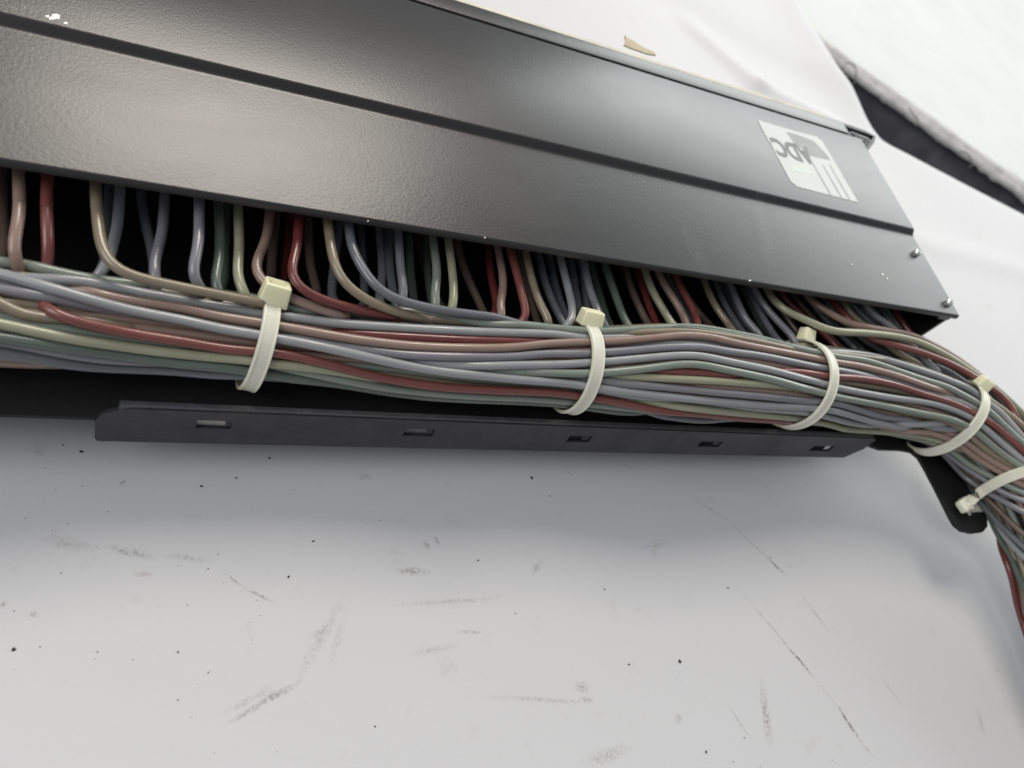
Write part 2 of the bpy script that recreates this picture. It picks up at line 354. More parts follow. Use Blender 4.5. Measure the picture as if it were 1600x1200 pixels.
# cream tape along the rear edge
bm = bmesh.new(); N = 150; rws = []
for i in range(N+1):
    X = -.2+2.15*i/N; wv = .006*noise.noise(Vector((X*7, 0, 2)))+.003*noise.noise(Vector((X*31, 0, 2)))
    rws.append([bm.verts.new(W(X, *p)) for p in ((1.6872, .9905), (1.697+wv, .9885), (1.702+wv, .992), (1.6872, 1.03))])
for i in range(N):
    for k in range(3): bm.faces.new((rws[i][k], rws[i+1][k], rws[i+1][k+1], rws[i][k+1]))
P_(mkbm('edge_tape', bm, CREAM))
# torn scrap of tape standing behind the rear edge
def slab(px, D, th, name, m, zf=None):
    bm = bmesh.new(); a = [bm.verts.new(at(x, y, D)) for x, y in px]; f = bm.faces.new(a)
    r = bmesh.ops.extrude_face_region(bm, geom=[f])
    for v_ in r['geom']:
        if isinstance(v_, bmesh.types.BMVert): v_.co.z -= th*S
    bmesh.ops.triangulate(bm, faces=[f for f in bm.faces if len(f.verts) > 4])
    return mkbm(name, bm, m)
o = slab([(975, 70), (978, 63), (976, 55), (981, 59), (987, 62), (993, 66), (1002, 72), (1012, 77), (1022, 81), (1025, 86), (1012, 84), (995, 78), (984, 74)], .995, .004, 'tape_scrap', TAPE)
P_(o); o['label'] = 'torn brown scrap of tape on the rear edge'
# chipped paint spot on the step
rs = random.Random(3)
for cx, cy, r_ in ((88, 26, 7), (80, 29, 3.5), (103, 36, 3), (74, 25, 2.5), (1379, 428, 1.8), (1386, 435, 1.1), (1172, 438, 1.3), (1331, 413, 1.0), (575, 345, 1.0), (758, 371, 1.1)):
    D = .9855 if cy < 40 else .9985
    pts = [(cx+r_*(.5+rs.random())*math.cos(a*math.pi/4), cy+r_*.7*(.5+rs.random())*math.sin(a*math.pi/4)) for a in range(8)]
    o = P_(slab(pts, D, .003, 'paint_chip', CHIP))
# ------------------------------------------------------------------ sticker with mirrored print
LD = .9852
c00, c10, c11, c01 = [at(x, y, LD) for x, y in ((1183.5, 187.5), (1283, 215.5), (1341, 316), (1239.5, 290.5))]
def luv(u, v_, dz=0): return (c00*(1-u)*(1-v_)+c10*u*(1-v_)+c11*u*v_+c01*(1-u)*v_)+Vector((0, 0, dz))
bm = bmesh.new()
outl = [(0, 0), (.5, .01), (.93, .0), (.985, .06), (1, .5), (1, 1), (.5, 1), (.06, .995), (.0, .93), (0, .5), (.012, .38), (-.004, .34)]
a = [bm.verts.new(luv(*p)) for p in outl]; b_ = [bm.verts.new(luv(*p, dz=-.0001)) for p in outl]
bm.faces.new(a)
for i in range(len(a)): bm.faces.new((a[i], a[(i+1) % len(a)], b_[(i+1) % len(a)], b_[i]))
bmesh.ops.triangulate(bm, faces=[f for f in bm.faces if len(f.verts) > 4])
lab = P_(mkbm('sticker', bm, LABEL)); lab['label'] = 'pale green-white sticker with upside-down grey print'
def patch(uvs, m, name='print', dz=.00003):
    bm = bmesh.new(); bm.faces.new([bm.verts.new(luv(u, v_, dz)) for u, v_ in uvs])
    o = mkbm(name, bm, m); o.parent = lab; return o
patch([(.40, .07), (.55, .06), (.82, .10), (.93, .30), (.93, .38), (.55, .40), (.52, .30), (.42, .25)], PRINT2, 'print')
for u, v0, v1 in ((.565, .40, .99), (.735, .50, .99), (.865, .46, .99)): patch([(u-.012, v0), (u+.006, v0), (u+.014, v1), (u-.014, v1)], PRINT2, 'print', .00005)
patch([(.12, .66), (.42, .62), (.45, .72), (.14, .74)], mat('sticker_faint', (.52, .58, .52), .5), 'print', .00003)
cu = bpy.data.curves.new('letters', 'FONT'); cu.body = 'ADC'; cu.size = 1; cu.offset = .04; cu.resolution_u = 4
to = bpy.data.objects.new('tmp', cu); sc.collection.objects.link(to); bpy.context.view_layer.update()
me = bpy.data.meshes.new_from_object(to.evaluated_get(bpy.context.evaluated_depsgraph_get())); sc.collection.objects.unlink(to); bpy.data.objects.remove(to)
xs = [v_.co.x for v_ in me.vertices]; ys = [v_.co.y for v_ in me.vertices]; x0, x1, y0, y1 = min(xs), max(xs), min(ys), max(ys)
for v_ in me.vertices:
    s = (v_.co.x-x0)/(x1-x0); t = (v_.co.y-y0)/(y1-y0); v_.co = luv(.62-.59*s, .25+.30*t, .00007)
me.materials.append(PRINT); lo = link(bpy.data.objects.new('lettering', me), lab); lo['label'] = 'upside-down grey letters ADC'
# ------------------------------------------------------------------ tray plate with arm
TR = 1.268
outline = [W(XL, .9, TR), W(XL, .659, TR), W(-.02, .660, TR), W(0, .676, TR), W(1.0, .680, TR), W(1.80, .680, TR), W(1.83, .668, TR)]
arm_px = [(1376, 702), (1408, 703), (1425, 706), (1436, 715), (1445, 730), (1462, 762), (1484, 806), (1492, 820), (1503, 829), (1520, 833), (1536, 831), (1543, 823), (1543, 812), (1534, 790), (1515, 752), (1500, 725), (1488, 700)]
outline += [at(x, y, TR) for x, y in arm_px] + [W(2.05, .72, TR), W(2.05, .9, TR)]
bm = bmesh.new(); f = bm.faces.new([bm.verts.new(p) for p in outline])
r = bmesh.ops.extrude_face_region(bm, geom=[f])
for v_ in r['geom']:
    if isinstance(v_, bmesh.types.BMVert): v_.co.z -= .009*S
bmesh.ops.triangulate(bm, faces=[f for f in bm.faces if len(f.verts) > 4])
P_(mkbm('tray', bm, TRAYMAT, ang=40))
P_(mkbm('tray_bracket', box(XL, 2.05, .9005, .909, TR, TD-.003), INNER))
# slotted bar along the tray front: polygon with slots, built in the plane of the bar
BT = W(0, .662, 1.237); BB = W(0, .650, 1.335); bdir = (BB-BT).normalized(); bn = Vector((0, -bdir.z, bdir.y)).normalized()
if bn.y > 0: bn = -bn
def onbar(x, y):        # pixel -> (X, s) in the bar's front plane
    v_ = ray(x, y); t = (BT-CAM).dot(bn)/v_.dot(bn); p = CAM+v_*t; return p.x/S, (p-BT).dot(bdir)/S
Hb = (BB-BT).length/S
sx = [onbar(x, 672) for x in (150, 1356)]
xa = onbar(148, 672)[0]; xb = onbar(1356, 697)[0]
slots_px = [(307, 362, 658, 667), (632, 678, 670, 680), (888, 923, 681, 689), (1093, 1127, 689, 697), (1268, 1300, 696, 704)]
slots = []
for x0_, x1_, y0_, y1_ in slots_px:
    xm = (x0_+x1_)/2; A0 = onbar(x0_, y0_+ (y1_-y0_)/2); A1 = onbar(x1_, y0_+(y1_-y0_)/2+1); s0 = onbar(xm, y0_)[1]; s1 = onbar(xm, y1_)[1]
    slots.append((A0[0], A1[0], (s0+s1)/2-.010, (s0+s1)/2+.015))
def barp(X, s, off=0): return BT+Vector((X*S, 0, 0))+bdir*s*S-bn*off*S
bm = bmesh.new()
xs_ = [xa+.0]; 
def ring_pts():
    r_ = .035; pts = []
    for i in range(9):
        a = math.pi/2*i/8; pts.append((xa+r_*1.6-r_*1.6*math.sin(math.pi/2-a) if False else xa+r_*1.7*(1-math.sin(a)), r_*(1-math.cos(a))))
    pts = pts[::-1]      # from bottom-left of the corner to the top edge
    return pts
cor = [(xa+.06*(1-math.sin(math.pi/2*i/8)), .045*(1-math.cos(math.pi/2*i/8))) for i in range(9)]
out = cor[::-1]          # (xa, .0..) ordering fixed below
out = sorted(out, key=lambda p: p[0])     # left (deep) -> right (top)
outer = [(xa+.004, Hb), (xa, Hb-.010)] + [(p[0], p[1]) for p in out] + [(xb-.008, 0), (xb, .008), (xb, Hb*.50), (xb-.034, Hb)]
from mathutils.geometry import tessellate_polygon
loops = [[Vector((x, y, 0)) for x, y in outer]]
for a0_, a1_, s0_, s1_ in slots: loops.append([Vector((a0_, s0_, 0)), Vector((a0_, s1_, 0)), Vector((a1_, s1_, 0)), Vector((a1_, s0_, 0))])
tris = tessellate_polygon(loops); flat = [p for l in loops for p in l]
bth = .007
fv = [bm.verts.new(barp(p.x, p.y, 0)) for p in flat]; bv = [bm.verts.new(barp(p.x, p.y, bth)) for p in flat]
for t in tris:
    try: bm.faces.new([fv[i] for i in t]); bm.faces.new([bv[i] for i in t][::-1])
    except ValueError: pass
k0 = 0; rim = []
for l in loops:
    n = len(l)
    for i in range(n):
        a = k0+i; b = k0+(i+1) % n; bm.faces.new((fv[a], fv[b], bv[b], bv[a]))
    k0 += n
P_(mkbm('slotted_bar', bm, BARMAT))
LIT_TABLE = mat('painted_lit_table', (.40, .39, .37), .7, bump=(500, .5, 4), var=(300, .6, (.22, .21, .2))); DIM_TABLE = mat('painted_dim_table', (.17, .17, .17), .7, bump=(500, .5, 4), var=(300, .6, (.08, .08, .08)))  # table light seen through the left slots, put into the colour
for (a0_, a1_, s0_, s1_), pmz, cut in zip(slots, (LIT_TABLE, DIM_TABLE, TRAYMAT, TRAYMAT, TRAYMAT), (.012, .016, .02, .02, .02)):
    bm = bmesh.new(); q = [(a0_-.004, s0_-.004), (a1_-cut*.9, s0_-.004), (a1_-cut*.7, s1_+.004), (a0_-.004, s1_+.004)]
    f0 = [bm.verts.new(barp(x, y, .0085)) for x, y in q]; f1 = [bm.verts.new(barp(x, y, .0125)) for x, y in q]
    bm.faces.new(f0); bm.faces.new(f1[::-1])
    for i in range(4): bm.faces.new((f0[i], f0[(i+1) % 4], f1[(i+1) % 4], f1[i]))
    P_(mkbm('added_slot_insert', bm, pmz))  # added plates; the leftmost stand in for lit table behind the slots
cy, cd = BT.y/S+.0085, 1.237+.0085
lip = [(BT.y/S-.0005, cd+.002)]+arc((cy, cd), .0090, 180, 270, 6)+[(cy+.007, cd-.009), (cy+.007, cd-.003), (cy, cd-.003), (cy-.003, cd+.002)]
P_(mkbm('bent_lip', prism(lip, xa+.034, xb-.010), LIPMAT, ang=40))
# ------------------------------------------------------------------ cable bundle: centre line and radius
#  (X, Y, D, R)
CL = [(-.75, .77, 1.166, .086), (-.16, .767, 1.166, .086), (.0, .778, 1.174, .079), (.20, .775, 1.178, .075), (.43, .776, 1.172, .081), (.62, .767, 1.163, .090), (.84, .767, 1.163, .088), (.98, .763, 1.150, .099), (1.12, .760, 1.138, .111), (1.30, .759, 1.138, .107), (1.46, .760, 1.145, .101),
      (1.62, .767, 1.153, .103), (1.86, .758, 1.163, .107), (2.06, .715, 1.165, .109), (2.20, .640, 1.168, .112), (2.29, .52, 1.178, .114), (2.33, .36, 1.20, .116), (2.34, .18, 1.235, .118), (2.33, -.15, 1.28, .118)]
CP = cr([Vector((a*S, b*S, (TD-c)*S)) for a, b, c, d in CL], 6)
CRr = [v_.x for v_ in cr([Vector((d*S, 0, 0)) for *_, d in CL], 6)]
def sdf(p):
    best = 1e9; bi = 0; bt_ = 0
    for i in range(len(CP)-1):
        a = CP[i]; d = CP[i+1]-a; t = (p-a).dot(d)/d.length_squared; t = 0 if t < 0 else 1 if t > 1 else t
        q = a+d*t; e = (p-q).length-(CRr[i]+(CRr[i+1]-CRr[i])*t)
        if e < best: best = e; bi = i; bt_ = t
    return best, bi, bt_
WR = .0089*S
def surf(x, y, lift=0.):
    off = -WR+lift*WR; v_ = ray(x, y); t = .6*S; bestd = 1e9; bp = None
    for _ in range(60):
        p = CAM+v_*t; d = sdf(p)[0]-off
        if d < bestd: bestd = d; bp = p
        if d < 1e-5: return p
        t += max(d, 2e-5)
        if t > 4*S: break
    e, i, tt = sdf(bp); q = CP[i].lerp(CP[i+1], tt); n = (bp-q).normalized()
    return bp-n*(bestd)
def inside(i, f, ang, adv=0):     # point inside the bundle at node index i, radius fraction f
    i = max(0, min(len(CP)-2, i)); Tn = (CP[i+1]-CP[i]).normalized(); up = Vector((0, 0, 1)); e2 = Tn.cross(up).normalized(); e1 = e2.cross(Tn)
    return CP[i]+(e1*math.cos(ang)+e2*math.sin(ang))*CRr[i]*f
def wmat(name, col, v=.0):
    m = mat(name, col, .26, spec=.6, bump=(260, .12, 3), var=(150, .35, tuple(min(1, c*1.22+.012) for c in col)))
    vary_rough(m, 130, .19, .36)
    return m
COL = {k: wmat(n, c) for k, (n, c) in {
    'W': ('grey_insulation', (.25, .258, .265)), 'V': ('violet_grey_insulation', (.175, .175, .192)), 'S': ('slate_insulation', (.115, .122, .134)),
    'G': ('sage_green_insulation', (.18, .21, .178)), 'H': ('dark_green_insulation', (.09, .115, .098)), 'Y': ('olive_cream_insulation', (.27, .275, .19)),
    'T': ('tan_insulation', (.20, .165, .115)), 'P': ('pinkish_brown_insulation', (.245, .17, .14)), 'B': ('dark_brown_insulation', (.11, .078, .065)),
    'R': ('dusty_red_insulation', (.155, .048, .041)), 'D': ('dark_red_insulation', (.115, .026, .024))}.items()}
CN = {'W': 'grey wire', 'V': 'violet-grey wire', 'S': 'slate wire', 'G': 'sage green wire', 'H': 'dark green wire', 'Y': 'pale olive wire', 'T': 'tan wire', 'P': 'pinkish brown wire', 'B': 'dark brown wire', 'R': 'dusty red wire', 'D': 'dark red wire'}
harness = thing('wire_bundle', 'thick bundle of grey, red, green and brown wires tied together, lying on the black tray', 'wire bundle', W(1, .77, TR))
ALLW = []
def wire(P, c, r=1.0, step=.014*S, it=4, ns=10, fix=False, pr=0.):
    ALLW.append([smooth_path(P, step, it), c, r, ns, fix, pr])
def relax_and_build():
    import numpy as np
    idx = [k for k, w_ in enumerate(ALLW) if not w_[4]]; P = np.concatenate([np.array([tuple(q) for q in ALLW[k][0]]) for k in idx])
    wid = np.concatenate([np.full(len(ALLW[k][0]), k) for k in idx]); pri = np.concatenate([np.full(len(ALLW[k][0]), ALLW[k][5]) for k in idx])
    cp = np.array([tuple(q) for q in CP]); dd = ((P[:, None]-cp[None])**2).sum(2); nrm = P-cp[dd.argmin(1)]; nrm /= np.linalg.norm(nrm, axis=1)[:, None]+1e-9
    P = P.astype(np.float32); P0 = P.copy(); n = len(P); R2 = 2*WR*.95; K = 16; nb_ = None
    M_ = np.zeros_like(P)
    for itn in range(15):
        if itn % 5 == 0:
            nb_ = np.empty((n, K), int); q = (P**2).sum(1)
            for a in range(0, n, 500):
                D2_ = q[a:a+500, None]+q[None]-2*P[a:a+500] @ P.T; D2_[wid[a:a+500, None] == wid[None]] = 9
                nb_[a:a+500] = np.argpartition(D2_, K, axis=1)[:, :K]
        d = P[:, None]-P[nb_]; L = np.sqrt((d**2).sum(2)); L[wid[:, None] == wid[nb_]] = 9
        jj = L.argmin(1); ar = np.arange(n); l = L[ar, jj]; df = d[ar, jj]; j = nb_[ar, jj]
        h = (df*nrm).sum(1)+(pri-pri[j])*WR*.7; sg = np.where(h > 0, 1, -1)[:, None]
        dr = df+nrm*sg*WR; dr /= np.linalg.norm(dr, axis=1)[:, None]+1e-9
        M_ += dr*np.clip(R2-l, 0, None)[:, None]*.35; M_ = np.clip(M_, -2.2*WR, 2.2*WR); k = 0
        for w_i in idx:
            m_ = len(ALLW[w_i][0]); seg = M_[k:k+m_]
            for _ in range(2): seg[1:-1] = seg[1:-1]*.5+(seg[:-2]+seg[2:])*.25
            k += m_
        P = P0+M_
    k = 0
    for w_i in idx:
        m_ = len(ALLW[w_i][0]); seg = P[k:k+m_]
        for _ in range(1): seg[1:-1] = seg[1:-1]*.5+(seg[:-2]+seg[2:])*.25
        ALLW[w_i][0] = [Vector(tuple(q)) for q in seg]; k += m_
    for Q, c, r, ns, fx, pr in ALLW:
        v_, f_ = tube_data(Q, WR*r, ns, .05)
        o = adopt(mk('wire', v_, f_, COL[c], smooth=True), harness); o['label'] = CN[c]
# --- fillers hidden under the outer layer and round the back
rf = random.Random(11); allc = 'WWVSGHYTPRWVGP'
def filler(frac_off, ang0, c, tw):
    P = []
    for i in range(0, len(CP), 2):
        Tn = (CP[min(i+1, len(CP)-1)]-CP[max(i-1, 0)]).normalized(); up = Vector((0, 0, 1)); e2 = Tn.cross(up).normalized(); e1 = e2.cross(Tn)
        a = ang0+tw*i/len(CP)+.15*noise.noise(Vector((i*.09, ang0*3, 0))); rad = CRr[i]-frac_off*WR
        P.append(CP[i]+(e1*math.cos(a)+e2*math.sin(a))*rad)
    wire(P, c, 1.0, .03*S, 1, 8, fix=True)
for k in range(25): filler(2.7, 2*math.pi*k/25, rf.choice(allc), .7)
for k in range(16): filler(4.6, 2*math.pi*k/16+.2, rf.choice(allc), -.5)
# hidden side: e1 up, e2 = T x up = -Y side (towards viewer) -> back/bottom angles
for k in range(11): filler(1.0, math.radians(-155+ (k*12.5)), rf.choice(allc), 0)
# --- traced outer wires (pixel paths laid on the bundle surface); x,y[,lift]
def sink(p, d):
    out = []
    for k, (a, b) in enumerate(((.05, 1.2), (.11, 2.6), (.2, 3.4))):
        q = p+d*a*S; e, i, t = sdf(q); c = CP[i].lerp(CP[i+1], t); out.append(q+(c-q).normalized()*b*WR)
    return out
def surf_wire(c, pts, lift=0, ext=True, r=1.0):
    P = []
    for p in pts: P.append(surf(p[0], p[1], p[2] if len(p) > 2 else lift))
    if ext:
        d = (P[-1]-P[-2]).normalized()
        if pts[-1][0] > 1595: P.append(P[-1]+d*.06*S); P.append(P[-1]+d*.12*S+Vector((0, -.06*S, -.02*S)))
        else:
            P += sink(P[-1], d)
        d = (P[0]-P[1]).normalized()
        if pts[0][0] < 5: P.insert(0, P[0]+d*.12*S+Vector((-.1*S, 0, 0))); P.insert(0, P[0]+Vector((-.35*S, 0, 0)))
        else:
            for q in sink(P[0], d): P.insert(0, q)
    return wire(P, c, r, pr=lift)
SW = [
 ('G', [(0, 420), (100, 434), (200, 447), (330, 463), (420, 478), (480, 487), (560, 490), (650, 492), (730, 500), (800, 507), (860, 516), (915, 523), (960, 519), (1020, 513), (1087, 509), (1140, 513), (1190, 526), (1230, 541), (1299, 556), (1350, 563), (1397, 578), (1443, 594), (1490, 613), (1537, 638), (1558, 657), (1579, 678), (1600, 700)], .45),
 ('W', [(0, 424), (34, 431), (102, 443), (171, 452), (250, 464), (333, 477), (396, 487), (450, 494), (525, 505), (608, 512), (733, 519), (817, 523), (896, 525), (950, 527), (1000, 528, -1.2), (1080, 533, -2)], .2),
 ('W', [(0, 431), (51, 447), (102, 462), (154, 475), (205, 486), (300, 503), (333, 512), (396, 522), (433, 529), (483, 537), (546, 550), (608, 565), (671, 577), (733, 584), (817, 592), (896, 600), (960, 609), (1013, 616), (1067, 622), (1108, 626), (1157, 630), (1205, 634), (1253, 636), (1294, 640), (1327, 648), (1357, 657), (1385, 662), (1420, 664, -1)], .6),
 ('V', [(0, 440), (51, 448), (102, 452), (200, 458), (300, 470), (400, 492, -1.2)], -.6),
 ('V', [(0, 452), (34, 459), (68, 466), (120, 473), (200, 490, -1)], -.4),
 ('P', [(120, 456, -1), (171, 466), (239, 475), (300, 484), (333, 493), (396, 503), (433, 510), (504, 523), (567, 533), (650, 541), (733, 544), (800, 543), (853, 537), (907, 535), (960, 533), (1013, 529), (1067, 524), (1110, 527), (1157, 538), (1205, 547), (1253, 556), (1303, 566), (1338, 571), (1373, 580), (1408, 592), (1443, 604), (1490, 622, -1), (1530, 645, -2)], .2),
 ('D', [(540, 520, -1), (608, 524, -.4), (692, 529, -.3), (775, 532, -.3), (858, 531, -.5), (920, 527, -1.5)], 0),
 ('V', [(450, 522, -1), (504, 538), (567, 547), (650, 557), (733, 560), (800, 558), (853, 553), (907, 553), (987, 548), (1040, 543), (1100, 543), (1132, 549), (1181, 555), (1229, 564), (1277, 574), (1305, 578), (1350, 587, -.8), (1400, 600, -1.5)], 0),
 ('W', [(640, 560, -1.2), (700, 569, -.2), (775, 572), (853, 571), (907, 568), (960, 564), (1013, 559), (1067, 555), (1100, 557), (1132, 564), (1181, 574), (1229, 585), (1277, 597), (1305, 605), (1350, 614), (1397, 622), (1443, 628), (1478, 636), (1513, 650), (1543, 673), (1568, 695), (1600, 722)], .1),
 ('G', [(730, 574, -1.2), (796, 580, -.3), (853, 582), (907, 584), (960, 582), (1013, 576), (1067, 569), (1100, 571), (1132, 578), (1181, 588), (1229, 601), (1273, 611), (1303, 619), (1350, 628), (1397, 637), (1443, 647), (1478, 655), (1513, 670), (1533, 683), (1557, 703), (1583, 723), (1602, 735)], .3),
 ('R', [(1000, 578, -1.5), (1053, 581, -.6), (1100, 583, -.5), (1140, 586, -.7), (1180, 584, -1), (1234, 581, -.5), (1285, 587), (1305, 589), (1350, 592), (1397, 601), (1443, 616), (1490, 631), (1525, 648), (1553, 664), (1574, 683), (1602, 708)], .3),
 ('Y', [(930, 582, -1.2), (971, 588, -.4), (1040, 591), (1100, 594), (1157, 599), (1205, 603, -.3), (1250, 608, -1.2), (1300, 618, -2)], -.1),
 ('P', [(1090, 602, -1.4), (1132, 605, -.8), (1205, 610, -.6), (1241, 614, -1), (1290, 622, -1.6)], -.8),
 ('V', [(900, 588, -1.2), (933, 592, -.4), (987, 599), (1040, 605), (1108, 611), (1157, 615), (1205, 619), (1253, 625), (1301, 629), (1338, 639), (1373, 650), (1408, 658), (1443, 664), (1478, 668), (1510, 674, -1.5)], 0),
 ('W', [(900, 603, -1), (933, 608, -.5), (987, 618, -.4), (1040, 626, -.5), (1108, 632, -.6), (1180, 638, -.5), (1229, 641), (1277, 647), (1315, 657), (1350, 664), (1385, 665), (1420, 663), (1455, 662), (1490, 668, -1)], .1),
 ('Y', [(1000, 624, -1), (1040, 630, -.4), (1084, 635), (1132, 641), (1181, 647), (1229, 652), (1265, 656), (1327, 666), (1373, 673), (1420, 678), (1455, 685), (1478, 692), (1500, 703, -1)], 0),
 ('Y', [(0, 506), (51, 518), (120, 531), (188, 540), (250, 548), (333, 558), (392, 563), (425, 569), (483, 575), (537, 582, -.3), (600, 594, -1)], .1),
 ('H', [(0, 528), (83, 541), (167, 552), (250, 563), (333, 569), (392, 574), (440, 583), (483, 590), (567, 604), (650, 616), (733, 623), (817, 627), (880, 630), (933, 635, -.2), (987, 641, -.5), (1040, 646, -1), (1100, 650, -1.6)], 0),
 ('G', [(300, 562, -.8), (392, 572, -.2), (483, 584), (567, 599), (650, 611), (733, 618), (817, 622), (887, 627), (933, 632), (987, 638, -.4), (1040, 643, -.9), (1100, 648, -1.5)], 0),
 ('S', [(0, 548), (68, 561), (137, 572), (205, 576), (300, 578), (387, 582), (450, 590, -.4), (560, 606, -.8), (700, 622, -.8), (900, 638, -.8), (1040, 655, -.6), (1108, 661, -.4), (1200, 664, -.6)], -.1),
 ('V', [(0, 536), (68, 547), (137, 558), (205, 564), (300, 568, -.3), (400, 580, -1)], -.4),
 ('G', [(0, 492), (60, 505), (130, 516), (200, 527), (300, 540, -.8)], -.9),
 ('T', [(-10, 470), (14, 489), (41, 498), (85, 497), (137, 501), (200, 512, -1)], -.5),
 ('G', [(1200, 655, -1), (1260, 662), (1327, 670), (1373, 677), (1420, 682), (1455, 690), (1488, 704), (1513, 726), (1543, 741), (1568, 756), (1600, 770)], -.2),
 ('T', [(1230, 531, -1), (1292, 541), (1338, 546), (1397, 559), (1443, 573), (1490, 592), (1525, 603), (1539, 613), (1558, 627), (1583, 650), (1602, 672)], .1),
 ('W', [(1250, 542, -1), (1294, 549), (1350, 554), (1397, 566), (1443, 580), (1490, 597), (1525, 613), (1539, 627), (1560, 641), (1581, 664), (1602, 690)], .3),
 ('P', [(1385, 668, -.8), (1420, 670), (1455, 674), (1485, 683), (1500, 695), (1528, 717), (1554, 732), (1579, 748), (1602, 760)], .1),
 ('T', [(1380, 634, -1), (1420, 644), (1467, 656), (1502, 670), (1526, 690), (1550, 708), (1576, 725), (1602, 740)], -.1),
 ('P', [(1430, 665, -1), (1470, 672, -.3), (1495, 680), (1513, 693), (1535, 710), (1557, 723), (1590, 741), (1604, 748)], 0),
 ('V', [(1455, 690, -1), (1477, 706), (1504, 728), (1535, 747), (1554, 762), (1577, 774), (1602, 784)], 0),
 ('V', [(1462, 696, -1), (1482, 717), (1504, 743), (1522, 756), (1543, 770), (1568, 783), (1602, 802)], .1),
 ('B', [(1500, 745, -1), (1525, 765), (1539, 776), (1561, 798), (1579, 816), (1602, 838)], 0),
 ('S', [(1510, 760, -.8), (1535, 785), (1553, 808), (1568, 825), (1585, 840), (1602, 858)], 0),
 ('W', [(1530, 775, -.6), (1550, 806), (1566, 832), (1580, 850), (1602, 872)], 0),
 ('H', [(1540, 800, -.8), (1560, 840), (1575, 870), (1590, 900), (1602, 920)], -.2),
 ('D', [(1560, 845, -.8), (1574, 872), (1583, 905), (1588, 940), (1596, 975), (1606, 1005)], .3),
 ('W', [(1380, 590, -1.2), (1443, 607, -.5), (1490, 622, -.3), (1530, 642), (1556, 662), (1578, 690, -.2), (1602, 716)], -.4),
]
for c, pts, lf in SW: surf_wire(c, pts, lf)
